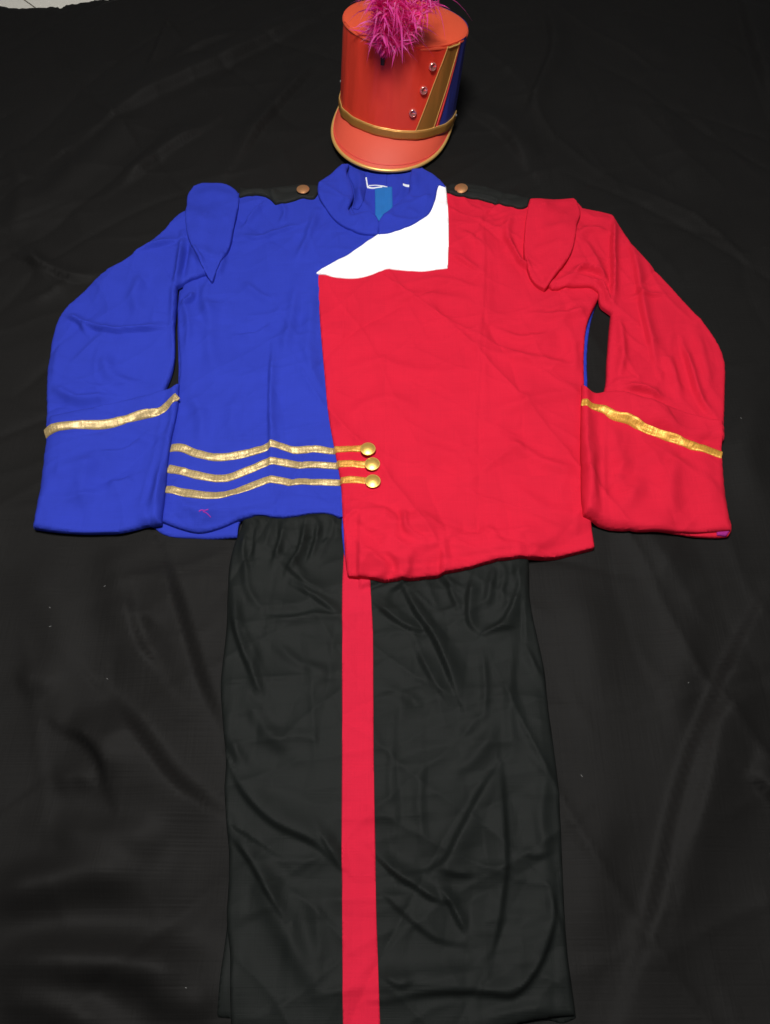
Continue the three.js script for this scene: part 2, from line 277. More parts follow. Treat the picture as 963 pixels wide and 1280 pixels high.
// ------------------------------------------------------------------ black trousers
const trousers = thing('trousers', 'black trousers with one red stripe down the middle, laid flat below jacket', 'trousers', V3(at(450, 960)[0], 0.006, at(450, 960)[1]));
const trFolds = folds([
  [[323, 655, 320, 680, 318, 700], 4, 5, 2], [[340, 652, 335, 675, 328, 690], 3.5, 4, 1], [[354, 655, 350, 680, 342, 704], 4, 6, 2], [[382, 655, 374, 690, 358, 716], 5, 7, 2], [[400, 655, 392, 685, 384, 706], 4, 5, 2], [[416, 655, 405, 685, 393, 708], 4, 5, 1], [[308, 660, 305, 690, 312, 720], 5, 4, 3],
  [[328, 771, 360, 774, 395, 768, 428, 772], 4, 3, 3], [[366, 731, 395, 748, 424, 768], 6, 5, 2], [[350, 700, 385, 730, 415, 745], 7, 4, 2], [[290, 735, 292, 775, 303, 812, 323, 860], 7, 7, 2], [[323, 800, 318, 840, 330, 880], 8, 4], [[305, 700, 312, 740, 330, 765], 7, 3],
  [[386, 808, 390, 845, 391, 879, 394, 930, 397, 975], 4, 3.5, 1], [[340, 800, 375, 830, 420, 842], 9, 3], [[405, 790, 415, 830, 428, 845], 6, 3, 1], [[310, 865, 330, 910, 370, 945], 12, 4], [[285, 880, 290, 930, 310, 960], 8, 4],
  [[287, 950, 310, 995, 344, 1028, 396, 1054, 428, 1084], 13, 7, 2], [[286, 1040, 305, 1062, 318, 1082, 340, 1120, 360, 1150], 9, 7, 2], [[344, 1072, 375, 1078, 405, 1070], 5, 2.5, 1], [[318, 1078, 345, 1140, 372, 1190, 405, 1250], 15, 6], [[400, 1040, 415, 1065, 428, 1085], 6, 4, 2], [[390, 1120, 400, 1170, 395, 1230], 12, 3], [[352, 1114, 362, 1120, 375, 1112], 4, 2, 1], [[395, 1020, 395, 1090, 398, 1160, 396, 1260], 4, 1.4, 1],
  [[500, 725, 520, 765, 541, 796, 558, 835, 574, 878], 9, 9, 2], [[466, 752, 490, 772, 520, 788, 540, 786], 6, 6, 2], [[472, 745, 490, 760, 512, 778], 5, 3, 1], [[475, 800, 500, 790, 530, 800], 6, 4, 1],
  [[590, 722, 585, 755, 588, 782, 602, 794], 7, 6, 2], [[604, 794, 625, 782, 640, 758, 648, 730], 8, 6, 3], [[600, 795, 625, 787, 648, 784], 5, 4, 2], [[556, 720, 565, 745, 573, 765], 6, 5, 2], [[530, 720, 540, 745, 548, 762], 5, 4, 1], [[620, 708, 612, 735, 607, 760], 7, 4, 0], [[640, 706, 646, 722, 652, 745], 5, 4, 1],
  [[520, 812, 540, 850, 560, 880], 8, 4, 2], [[603, 812, 606, 860, 604, 905], 6, 3, 0], [[656, 704, 655, 760, 656, 811], 5, 4, 2], [[658, 811, 672, 838, 690, 866], 5, 4, 3], [[577, 922, 592, 904, 604, 896], 6, 4, 1], [[622, 900, 600, 940, 560, 975], 12, 4], [[640, 800, 636, 880, 640, 950], 9, 3],
  [[468, 1066, 482, 1080, 500, 1096, 520, 1108, 540, 1122, 566, 1128], 7, 8, 2], [[548, 1108, 562, 1128, 578, 1158, 584, 1168], 5, 6, 2], [[576, 1168, 590, 1190], 5, 3, 1], [[500, 1097, 530, 1092, 552, 1082, 574, 1044, 600, 995, 626, 955], 12, 7, 3], [[546, 1086, 570, 1092, 594, 1094], 5, 4, 2],
  [[624, 955, 628, 1020, 630, 1085, 622, 1150, 606, 1220], 14, 6, 3], [[687, 1110, 696, 1145, 710, 1182], 6, 5, 3], [[650, 1066, 668, 1070, 682, 1068], 5, 3, 2], [[680, 1052, 690, 1046, 703, 1044], 5, 3, 1], [[474, 1110, 515, 1150, 545, 1172, 580, 1180], 9, 4, 2], [[528, 960, 524, 1010, 530, 1060], 8, 3], [[475, 1215, 500, 1230, 520, 1222], 8, 4, 2], [[495, 900, 490, 960, 492, 1040], 8, 2.5],
  [[478, 1250, 540, 1238, 610, 1238, 640, 1240, 668, 1210, 690, 1150, 696, 1100], 13, 9, 2], [[600, 1275, 680, 1262, 716, 1268], 8, 4], [[680, 960, 676, 1020, 684, 1090], 9, 3], [[470, 860, 500, 866, 530, 890], 10, 3],
  [[285, 1070, 330, 1076, 380, 1076, 427, 1080], 3, 2.5, 1], [[471, 1078, 520, 1094, 600, 1088, 704, 1060], 3, 2.2, 1],
], 0.014, 0.56);
const waistL = at(360, 652, 0.014)[1], waistR = at(560, 702, 0.014)[1], waistX = at(450, 680, 0.014)[0];
const gathers = (x, z) => { const g = (z - (x < waistX ? waistL : waistR)) / 0.042; return (x < waistX ? 0.0042 : 0.0066) * (0.5 + 0.5 * vnoise(x * (x < waistX ? 120 : 88) + 1.8 * vnoise(x * 30, z * 40, 91), z * 13, 90)) * Math.exp(-Math.max(0, g) * Math.max(0, g)); };
const trNoise = (x, z) => trFolds(x, z) * 0.78 + gathers(x, z) + 0.0022 * fbm(x * 16, z * 9, 60, 3) + 0.001 * crumple(x, z * 0.6, 0.05, 70) + 0.0014 * creased(x, z, 0.07, 71) + 0.0008 * creased(x, z, 0.035, 78) + 0.001;
{
  const back = sheet({ outline: [286, 1140, 280, 1190, 272, 1271, 290, 1273, 400, 1290, 600, 1292, 690, 1276, 702, 1279, 721, 1273, 716, 1235, 700, 1150, 400, 1120], y: 0.01, base: cloth, th: 0.0022, wr: () => 0 });
  part('back_leg', back.geo, M.black, trousers);
  const leg = sheet({ outline: [303, 640, 302, 655, 293, 676, 287, 700, 284, 744, 283, 780, 280, 812, 276, 858, 279, 905, 283, 951, 281, 990, 284, 1033, 286.5, 1064, 285, 1110, 284, 1158, 288, 1190, 289, 1250, 289, 1306, 460, 1310, 600, 1296, 655, 1278, 700, 1271, 720, 1269, 714, 1228, 709, 1179, 706, 1130, 704.5, 1096, 701, 1030, 697, 971, 692, 931, 685, 880, 681, 837, 672, 795, 663, 754, 660.5, 700, 655, 670, 500, 640],
    y: 0.014, base: back.cover, th: 0.0055, r: 0.0035, edge: 0.5, wr: trNoise, cell: 0.0019, reach: 0.035 });
  part('leg_panel', leg.geo, M.black, trousers, 'black cotton front with creases and gathered waist');
  const stripe = sheet({ outline: [430, 690, 428, 740, 428, 800, 428, 870, 428, 950, 427.5, 1010, 427.5, 1066, 428, 1120, 428.5, 1190, 429.3, 1308, 476, 1308, 474.5, 1250, 472, 1180, 470, 1110, 469.5, 1066, 467.5, 951, 467, 860, 466, 780, 464, 745, 462.5, 700],
    y: 0.0155, base: (x, z) => leg.top(x, z), th: 0.0013, r: 0.001, edge: 0.6, drop: 0.0012, cell: 0.002, wr: () => 0 });
  part('side_stripe', stripe.geo, M.stripe, trousers, 'bright red stripe sewn down the leg');
  trousers.cover = leg.cover;
}

// ------------------------------------------------------------------ jacket
const jacket = thing('band_jacket', 'blue and red marching jacket with white chest panel and gold braid', 'jacket', V3(at(480, 450)[0], 0.006, at(480, 450)[1]));
const backPanel = sheet({ outline: [240, 300, 300, 243, 398, 234, 420, 212, 434, 203, 480, 202, 528, 207, 556, 231, 660, 250, 740, 300, 752, 366, 744.5, 384, 739, 402, 734.5, 440, 735.5, 478, 738, 560, 738, 655, 690, 680, 560, 702, 480, 712, 434, 714, 430, 690, 427.5, 664, 428, 640, 400, 630, 340, 632, 308, 640, 299, 655, 296.5, 671, 246, 670, 205, 666.5, 184, 652, 205, 600, 222, 480, 222, 400, 223, 370],
  y: 0.013, base: trousers.cover, th: 0.003, wr: (x, z) => 0.0012 * fbm(x * 16, z * 16, 80, 2) });
part('back_panel', backPanel.geo, M.blue, jacket, 'plain blue back of the jacket seen under hem');
const redFolds = folds([
  [[604, 252, 608, 300, 609, 340, 604, 420, 600, 500, 598, 600, 597, 696], 2.6, -2.6, 1], [[601, 250, 606, 330, 601, 450, 596, 560], 14, 2], [[632, 297, 648, 322, 668, 344], 5, 5, 2], [[566, 320, 582, 332, 600, 341], 6, 2.5, 2], [[605, 264, 618, 258, 632, 250], 5, 3, 1], [[575, 240, 590, 258, 604, 264], 5, 2.5, 1], [[575, 290, 590, 300, 604, 312], 8, 2], [[640, 260, 634, 290, 644, 330], 9, 2.5],
  [[410, 470, 470, 455, 540, 470, 600, 462], 16, 2], [[620, 440, 670, 452, 728, 462], 12, 3, 0], [[660, 392, 700, 398, 738, 388], 10, 3], [[620, 410, 650, 422, 690, 420], 9, 2.4], [[625, 545, 660, 570, 700, 588, 730, 590], 13, 3, 0], [[610, 520, 680, 500, 728, 490], 14, 2.4], [[470, 380, 530, 372, 590, 378], 14, 2], [[500, 360, 560, 352, 600, 362], 10, 1.8],
  [[440, 640, 500, 662, 560, 660], 16, 2.4], [[520, 690, 560, 684, 600, 690], 6, 2.2, 1], [[440, 700, 470, 696, 505, 706], 5, 1.8, 1], [[440, 712, 500, 713, 560, 704, 640, 692, 735, 676], 2.4, -1.8, 1], [[600, 690, 604, 680, 600, 660], 4, 1.5, 1], [[640, 610, 680, 640, 730, 650], 16, 2.5], [[520, 560, 560, 570, 590, 600], 15, 2], [[430, 520, 480, 500, 530, 520], 15, 2.2], [[700, 400, 715, 430, 722, 470], 12, 2], [[735, 630, 720, 650, 722, 672], 6, 2.5, 1],
], 0.02, 0.6);
const blueFolds = folds([
  [[330, 250, 318, 262, 303, 280], 5, 4, 2], [[300, 290, 320, 297, 346, 290, 380, 280], 6, 2.6, 2], [[262, 348, 256, 370, 262, 400], 11, 3], [[226, 372, 236, 400, 232, 440], 8, 4, 1], [[224, 384, 236, 378, 245, 365], 5, 4, 2], [[226, 410, 244, 404, 258, 410], 5, 2.5, 1], [[270, 360, 262, 420, 270, 480], 14, 2.5], [[340, 404, 320, 415, 296, 416], 9, 2.6, 2], [[372, 350, 364, 400, 352, 450], 11, 2.6],
  [[341, 430, 338, 500, 339, 552, 337, 590], 5, 3, 2], [[413, 272, 400, 290, 386, 312], 5, 2.5, 1], [[418, 282, 421, 298, 422, 312], 4, 2, 1], [[396, 262, 388, 290, 370, 330], 9, 3], [[390, 370, 386, 430, 392, 480], 11, 2], [[310, 480, 290, 520, 300, 560], 14, 2], [[236, 490, 252, 520, 250, 560], 12, 2.2], [[215, 620, 250, 640, 290, 632], 10, 2], [[204, 646, 246, 656, 276, 651, 306, 640, 330, 637, 359, 642, 393, 635, 426, 640], 2.4, -1.6, 1], [[280, 310, 276, 335, 262, 352], 6, 3], [[350, 250, 356, 262, 350, 280], 6, 2], [[300, 350, 330, 372, 350, 380], 10, 2],
], 0.02, 0.6);
const soft = (f, k) => (x, z) => f(x, z) * 1.85 + 0.0052 * fbm(x * 13 + z * 3, z * 10 - x * 3, k, 3) + 0.0012 * crumple(x, z, 0.075, k + 9) + 0.0017 * creased(x, z, 0.09, k + 5) + 0.0009 * creased(x, z, 0.05, k + 6) + 0.001;
const blueFront = sheet({ outline: [258, 252, 297, 234.5, 316, 233, 340, 237, 363, 240, 385, 233, 397, 229, 415, 220, 430, 232, 444, 262, 470, 284, 478, 292, 466, 302, 452, 310, 430, 325, 406, 340, 403, 400, 409, 470, 415, 520, 421, 556, 430, 603, 432, 645, 427.5, 645.5, 412.6, 641, 393, 640, 376, 644, 359, 647, 344, 645.5, 329.5, 643, 306, 646, 276, 656, 246, 661.5, 223, 657, 201, 649, 204, 616, 207, 552, 215, 505, 222, 478, 221.5, 402, 222, 372, 232, 345, 236, 300],
  base: backPanel.cover, y: 0.02, th: 0.0045, r: 0.0028, edge: 0.5, wr: soft(blueFolds, 100), cell: 0.0019 });
part('front_panel', blueFront.geo, M.blue, jacket, 'royal blue front half with three gold braids');
const redFront = sheet({ outline: [556, 236, 579, 240, 613, 244, 640, 250, 664, 247, 700, 260, 725, 300, 745, 340, 751, 366, 746, 377, 740.5, 388, 735, 402, 731, 440, 731.5, 478, 733, 560, 737, 620, 740, 648, 743, 665, 745.5, 681, 720, 687.5, 687, 694, 650, 698, 613, 703, 590, 709.5, 563, 715, 540, 720, 517, 723, 488, 725.5, 463, 723.5, 447, 722, 435, 721, 432, 700, 430, 665, 428.5, 646, 426, 603, 417.5, 556, 411, 520, 406, 470, 400, 400, 396.5, 343, 430, 332, 500, 322, 548, 320, 550, 260],
  base: (x, z) => backPanel.cover(x, z) + 0.0046, drop: 0.0056, y: 0.022, th: 0.0032, r: 0.0026, edge: 0.45, wr: soft(redFolds, 130), cell: 0.0019 });
part('front_panel', redFront.geo, M.red, jacket, 'bright red front half with straight hem');
const bib = sheet({ outline: [546, 226, 558, 230.5, 560, 255, 561.3, 280, 561, 310, 560, 334.5, 545, 337, 529.5, 338.5, 512, 337.5, 498, 335.5, 485, 337, 473.5, 339.5, 458, 343.5, 442, 345.7, 420.5, 345.9, 394, 340, 410, 330.5, 426.7, 320, 448.5, 304.6, 460, 297, 473.5, 288, 500, 270, 526, 250],
  base: redFront.plain, y: 0.024, th: 0.0012, r: 0.0016, edge: 0.5, drop: 0.006, wr: (x, z) => 0.0008 * fbm(x * 20, z * 20, 150, 2), cell: 0.0022 });
part('chest_panel', bib.geo, M.white, jacket, 'pointed white chest panel under the collar');
// neck: the inside of the back, its zip tape and labels, then the collar bands
const neck = sheet({ outline: [430, 204, 440, 199, 480, 198, 514, 201, 530, 207, 520, 235, 505, 250, 490, 262, 476, 280, 462, 272, 446, 268, 434, 256], base: backPanel.cover, y: 0.016, th: 0.002, wr: folds([[[446, 232, 452, 250, 462, 262], 5, 4], [[500, 222, 502, 238, 494, 252], 5, 3], [[522, 240, 512, 243, 500, 246], 3, 2, 1]], 0.016), cell: 0.002 });
part('collar_lining', neck.geo, M.blue, jacket, 'inside of the blue collar at back of neck');
const zip = sheet({ outline: [468.7, 229, 490.5, 229, 491, 256, 481.5, 264, 474, 273, 469.3, 266], base: (x, z) => neck.top(x, z), y: 0.018, th: 0.0009, r: 0.001, cell: 0.0015, corner: 12, drop: 0.001, wr: folds([[[480, 228, 479.7, 268], 1.6, -0.9, 1]], 0.018), calm: 0 });
part('zip_tape', zip.geo, M.zip, jacket, 'bright blue zip tape inside the neck');
{
  const tag = sheet({ outline: [457, 208, 484, 208, 484, 228, 459, 228.6], base: (x, z) => neck.top(x, z), y: 0.019, th: 0.001, r: 0.001, cell: 0.0015, drop: 0.0005, wr: () => 0, calm: 0 });
  const tg = part('neck_label', tag.geo, M.blue, jacket, 'blue woven label edged in white inside neck');
  const k = tag.top;
  part('label_edge', mergeGeometries([ribbon([457.6, 216, 458.5, 222, 459.7, 228], 0.0022, k, { y: 0.02, lift: 0.0006 }), ribbon([459.5, 228, 464, 229, 472, 228.6, 478, 227.8], 0.0026, k, { y: 0.02, lift: 0.0008 }), ribbon([461, 226.6, 470, 226.2, 477, 226.9, 484.5, 228], 0.0014, k, { y: 0.02, lift: 0.0007 })]), M.labelWhite, tg).position.set(0, 0, 0);
  const sz = sheet({ outline: [504, 226.2, 514.2, 226.2, 514.2, 229, 504, 229], base: (x, z) => neck.top(x, z), y: 0.019, th: 0.0012, r: 0.0006, cell: 0.001, drop: 0.0005, wr: () => 0, calm: 0, corner: 20 });
  part('size_tag', sz.geo, M.labelWhite, jacket, 'tiny blank white tag inside the neck');
}
const overNeck = (x, z) => Math.max(bib.cover(x, z), neck.cover(x, z));
const collarL = sheet({ outline: [472.5, 288.5, 452, 286.5, 435, 280.5, 419, 269.5, 408, 256, 398, 240, 398, 226, 414, 212, 430, 201.6, 437, 200, 433.5, 208, 434, 216, 438.5, 224, 442, 235, 440, 247, 435, 256, 440, 264, 448, 263, 461, 262.5, 468.5, 265.5, 473.5, 273], base: overNeck, y: 0.026, th: 0.003, r: 0.0024, edge: 0.4, cell: 0.0018,
  wr: folds([[[430, 204, 430, 218, 436, 232, 436, 246, 430, 258, 440, 268, 456, 266, 470, 272], 5, 3], [[452, 268, 448, 276, 444, 283], 4, 2, 1], [[466, 272, 462, 280, 458, 286], 3, 2, 1]], 0.026) });
part('collar', collarL.geo, M.blue, jacket, 'left front half of the standing blue collar');
const collarR = sheet({ outline: [472.5, 288.8, 487, 287, 502, 282.7, 516, 278, 528, 272, 535.5, 266, 541, 257, 545, 246, 547, 234, 549, 228, 558, 231, 551, 222, 540, 214, 528, 206.5, 515, 207, 512, 225, 511, 238, 500, 249, 490, 257, 480, 265.5, 474, 273], base: overNeck, y: 0.026, th: 0.0026, r: 0.0024, edge: 0.3, cell: 0.0018,
  wr: folds([[[516, 210, 518, 226, 514, 240], 6, 3], [[542, 244, 528, 247, 514, 244], 4, 3, 2], [[506, 258, 516, 262, 524, 268], 4, 2, 1], [[490, 262, 492, 270, 500, 278], 5, 2, 1], [[478, 272, 490, 264, 506, 252], 4, 2.5]], 0.026) });
part('collar', collarR.geo, M.blue, jacket, 'right front half of the standing blue collar');
const neckRoll = sheet({ outline: [436, 203, 447, 206, 456, 211, 458, 224, 456, 240, 454, 250, 448, 257, 441, 255, 443.5, 240, 440, 224, 435, 214], base: neck.cover, y: 0.02, th: 0.003, r: 0.006, edge: 0.2, cell: 0.0018, wr: folds([[[446, 206, 451, 224, 450, 240, 447, 252], 6, 4]], 0.02) });
part('collar_facing', neckRoll.geo, M.blue, jacket);

// sleeves, cuffs and shoulder flaps
const allFront = (x, z) => Math.max(blueFront.cover(x, z), redFront.cover(x, z));
function sleeve(label, colour, seed, outline, list, cuffOutline, cuffBack, cuffList, crease, sideWay, trimLine, trimLabel, mark) {
  const f = folds(list, 0.02, 0.6), sl = sheet({ outline, base: allFront, y: 0.018, th: 0.0055, r: 0.0035, edge: 0.45, wr: soft(f, seed), cell: 0.0019 });
  const m = part('sleeve', sl.geo, colour, jacket, label);
  const cb = sheet({ outline: cuffBack, base: sl.cover, y: 0.016, th: 0.003, wr: () => 0 });
  part('cuff_back', cb.geo, colour, m).position.set(0, 0, 0);
  const line = pairs(crease, 0.026), [p, q] = [line[0], line[line.length - 1]], L = Math.hypot(q[0] - p[0], q[1] - p[1]), nx = -(q[1] - p[1]) / L * sideWay, nz = (q[0] - p[0]) / L * sideWay, cf = folds(cuffList, 0.026, 0.8);
  const ramp = (x, z) => 0.011 * Math.min(1, Math.max(0, ((x - p[0]) * nx + (z - p[1]) * nz) / 0.034));
  const noise = soft(cf, seed + 17), cu = sheet({ outline: cuffOutline, base: cb.cover, y: 0.026, th: 0.0042, r: 0.0022, edge: 0.5, wr: (x, z) => Math.max(-0.003, noise(x, z) + ramp(x, z)), cell: 0.0019, calm: 0.006 });
  part('cuff', cu.geo, colour, m).position.set(0, 0, 0);
  part('gold_trim', ribbon(trimLine, 0.0088, (x, z) => cu.top(x, z, Math.max(0.0008, cu.sd(x, z))), { y: 0.028, wob: 0.0011, seed }), sideWay > 0 ? goldLaceRed : goldLacePlain, m, trimLabel).position.set(0, 0, 0);
  if (mark) part('size_tag', sheet({ outline: mark, base: cb.cover, y: 0.02, th: 0.0014, r: 0.001, cell: 0.0013, wr: () => 0, calm: 0 }).geo, M.purple, m, 'purple thread patch at the cuff corner').position.set(0, 0, 0);
  return { sl, cu };
}
const left = sleeve('blue sleeve bent at the elbow with deep cuff', M.blue, 200,
  [240, 262, 229, 266, 206, 287, 181, 309, 156, 326, 132, 341, 108, 361, 87.5, 380, 77, 391, 71, 402, 66, 421, 62, 442, 59, 462, 57.5, 500, 57, 545, 120, 535, 185, 515, 204, 490, 207, 482, 213, 468, 216.5, 455, 219, 410, 221.5, 375, 222, 360, 240, 352, 262, 345, 268, 310, 262, 270],
  [[[95, 401, 112, 409, 132, 416, 170, 414, 216, 411], 6, 4, 2], [[132, 417, 112, 436, 91, 456], 6, 3, 1], [[82, 395, 100, 405, 110, 420], 6, 3, 2], [[151, 320, 188, 312, 226, 300], 8, 4, 2], [[237, 300, 232, 328, 225, 354], 4, -7, 1], [[229, 290, 226, 330, 219, 372, 217, 430], 7, 5], [[63, 482, 100, 500, 150, 496], 9, 3], [[130, 440, 140, 470, 170, 482], 14, 3], [[180, 340, 170, 380, 176, 400], 14, 3], [[246, 348, 234, 354, 224, 364], 5, 3, 2], [[240, 310, 250, 326, 258, 338], 7, 4]],
  [222.6, 475, 213, 479, 203, 483.5, 160, 496, 110, 508, 60.5, 519, 57, 532, 54, 545, 51, 570, 48, 594, 43.5, 625, 39, 655, 60, 658.5, 95, 661, 125, 661, 147, 660.5, 168, 655.5, 177, 653, 188, 652, 199.5, 651, 202.5, 630, 204.7, 611, 208, 569, 212.7, 541, 218, 518, 221.5, 503],
  [70, 540, 50, 640, 41.5, 655, 42, 660.5, 60, 663, 95, 665.8, 125, 666.5, 147, 666, 160, 662, 168, 657.5, 180, 652, 190, 560],
  [[[120, 560, 100, 600, 110, 640], 13, 2.5], [[62, 600, 90, 580, 130, 578], 12, 2.5], [[165, 590, 150, 598, 130, 600], 8, 2.2, 2], [[176, 540, 160, 556, 120, 562], 8, 2.6, 2], [[203, 493, 197, 530, 190, 565, 178, 612, 168, 652], 3, 2.4, 1], [[45, 650, 90, 655, 147, 655, 166, 651], 2.5, -0.9, 1], [[190, 640, 197, 610, 200, 580], 7, 2.5]],
  [203, 493, 168, 652], -1, [54, 539, 75, 534, 100, 530, 121, 527.5, 145, 522.5, 170, 515, 190, 510, 200, 506.5, 210, 500.5, 222, 493.5], 'pale gold trim across the blue cuff');
const right = sleeve('red sleeve bent at the elbow with deep cuff', M.red, 230,
  [720, 250, 729, 260.5, 748, 264.5, 766, 269, 778, 288, 792.5, 309, 820, 338, 849, 369, 870, 391, 890, 414, 898, 426, 903, 436, 907, 455, 907, 485, 906, 515, 906, 550, 820, 535, 745, 515, 755, 490, 757, 484, 759.5, 447, 762.5, 410, 764.5, 391, 757, 386, 750, 381, 746, 371, 738, 363, 714, 362.5, 690, 364.5, 675, 350, 690, 290],
  [[[767, 270, 765, 310, 766, 350, 765, 385], 5, 5, 2], [[785, 300, 795, 345, 805, 400, 822, 470], 8, 4, 2], [[786, 375, 800, 372, 830, 370], 5, 2.6, 2], [[852, 424, 862, 460, 875, 500, 895, 524], 6, 4, 2], [[758, 482, 780, 477, 797, 473], 4, 3, 1], [[775, 487, 800, 490, 832, 502], 6, 4, 2], [[714, 348, 726, 342, 744, 345, 758, 354], 5, 5, 2], [[690, 358, 715, 352, 736, 356, 752, 368], 5, 5, 1], [[742, 356, 752, 366, 762, 380], 4, 5, 2], [[730, 300, 744, 330, 756, 352], 9, 3], [[720, 300, 735, 290, 760, 292], 9, 3], [[772, 400, 778, 440, 772, 478], 8, 3], [[830, 440, 842, 470, 850, 500], 10, 3], [[870, 410, 880, 450, 886, 490], 12, 3], [[729, 266, 740, 274, 764, 274], 5, 2.5, 1]],
  [728, 480, 742, 483, 757, 486, 778, 489, 800, 495, 830, 504, 868, 514, 906, 524, 906.5, 545, 907.5, 568, 909.5, 595, 912.5, 622, 917, 659, 898, 660, 865, 661.5, 835, 661.5, 805, 661, 780, 658, 758, 653.5, 742, 648, 729, 644.5, 727, 620, 726.3, 590, 726.5, 550, 727.5, 510],
  [735, 600, 742, 648, 758, 654, 780, 660, 805, 664.5, 850, 668, 880, 669.8, 898, 670.5, 911, 670, 915.5, 661, 904, 630, 830, 560],
  [[[757.5, 488, 757, 560, 756, 600, 759, 653], 3, 2.6, 1], [[800, 590, 790, 620, 770, 640], 12, 2.5], [[850, 560, 838, 600, 840, 650], 13, 3], [[772, 590, 780, 612, 800, 616], 9, 2], [[880, 560, 888, 600, 890, 640], 12, 2], [[765, 520, 772, 560, 784, 600], 12, 2.2], [[742, 560, 738, 600, 742, 636], 7, 2], [[760, 648, 805, 655, 865, 656, 912, 654], 2.5, -0.9, 1], [[805, 505, 850, 540, 900, 548], 14, 2.4]],
  [757.5, 486, 759, 653], 1, [727.5, 502, 742, 505.5, 757, 509.5, 768, 515.5, 790, 521.5, 806, 530, 826, 537, 850, 544.5, 870, 551.5, 890, 557, 907, 562.5], 'bright yellow gold trim across the red cuff', [897, 660, 911, 660.5, 914, 662, 910, 668, 898, 667]);
const overSleeves = (x, z) => Math.max(left.sl.cover(x, z), right.sl.cover(x, z), allFront(x, z));
const bridged = (x, z) => { let s = 0; for (const q of [0.006, 0.013]) for (let k = 0; k < 8; k++) s += overSleeves(x + q * Math.cos(k * 0.785 + q * 50), z + q * Math.sin(k * 0.785 + q * 50)); return Math.max(s / 16 + 0.0025, overSleeves(x, z) + 0.0004); };
{
  const flapL = sheet({ outline: [229.5, 262, 230.3, 245, 231.5, 228, 238, 217.5, 249, 213.5, 264, 213, 277, 214, 286, 217.5, 294, 225, 296.5, 238, 292.5, 256, 289, 274, 287, 286, 284, 297, 279, 309, 272, 322, 267, 333, 262.5, 344, 255, 333, 246, 317, 238.5, 302, 232, 284], base: bridged, drop: 0.006, y: 0.036, th: 0.003, r: 0.002, edge: 0.5, cell: 0.0019,
    wr: folds([[[238, 282, 246, 300, 254, 318, 262, 338], 3, -1.5, 1], [[286, 290, 278, 308, 263, 338], 3, -1.2, 1], [[245, 305, 265, 314, 278, 308], 5, 2.5, 2], [[240, 262, 258, 268, 276, 262], 9, 2], [[292, 250, 284, 258, 276, 262], 5, 2.5, 1], [[240, 235, 262, 228, 288, 236], 12, 4], [[258, 312, 260, 326, 262.5, 348], 9, -3.2]], 0.036) });
  part('shoulder_flap', flapL.geo, M.blue, jacket, 'pointed blue flap folded over the shoulder seam');
  const flapR = sheet({ outline: [664.5, 238.5, 676, 235.5, 690, 234, 706, 233.3, 722, 232.6, 725, 244, 728, 258, 723, 274, 721, 290, 718, 304, 714, 314, 708, 323, 697, 337, 684, 352.5, 676, 348, 668, 340, 661.5, 325, 658.5, 312, 657.5, 300, 658, 282, 660, 262, 662, 250], base: bridged, drop: 0.006, y: 0.036, th: 0.0032, r: 0.002, edge: 0.5, cell: 0.0019,
    wr: folds([[[662, 302, 690, 300, 716, 298], 7, 2.4], [[672, 282, 695, 278, 716, 276], 8, 2], [[686, 246, 680, 262, 684, 284], 9, 2.5], [[668, 240, 700, 238, 722, 238], 10, 3], [[714, 312, 702, 328, 685, 350], 5, 4], [[670, 322, 676, 336, 682, 350], 8, -2.6]], 0.036) });
  part('shoulder_flap', flapR.geo, M.red, jacket, 'pointed red flap folded over the shoulder seam');
}
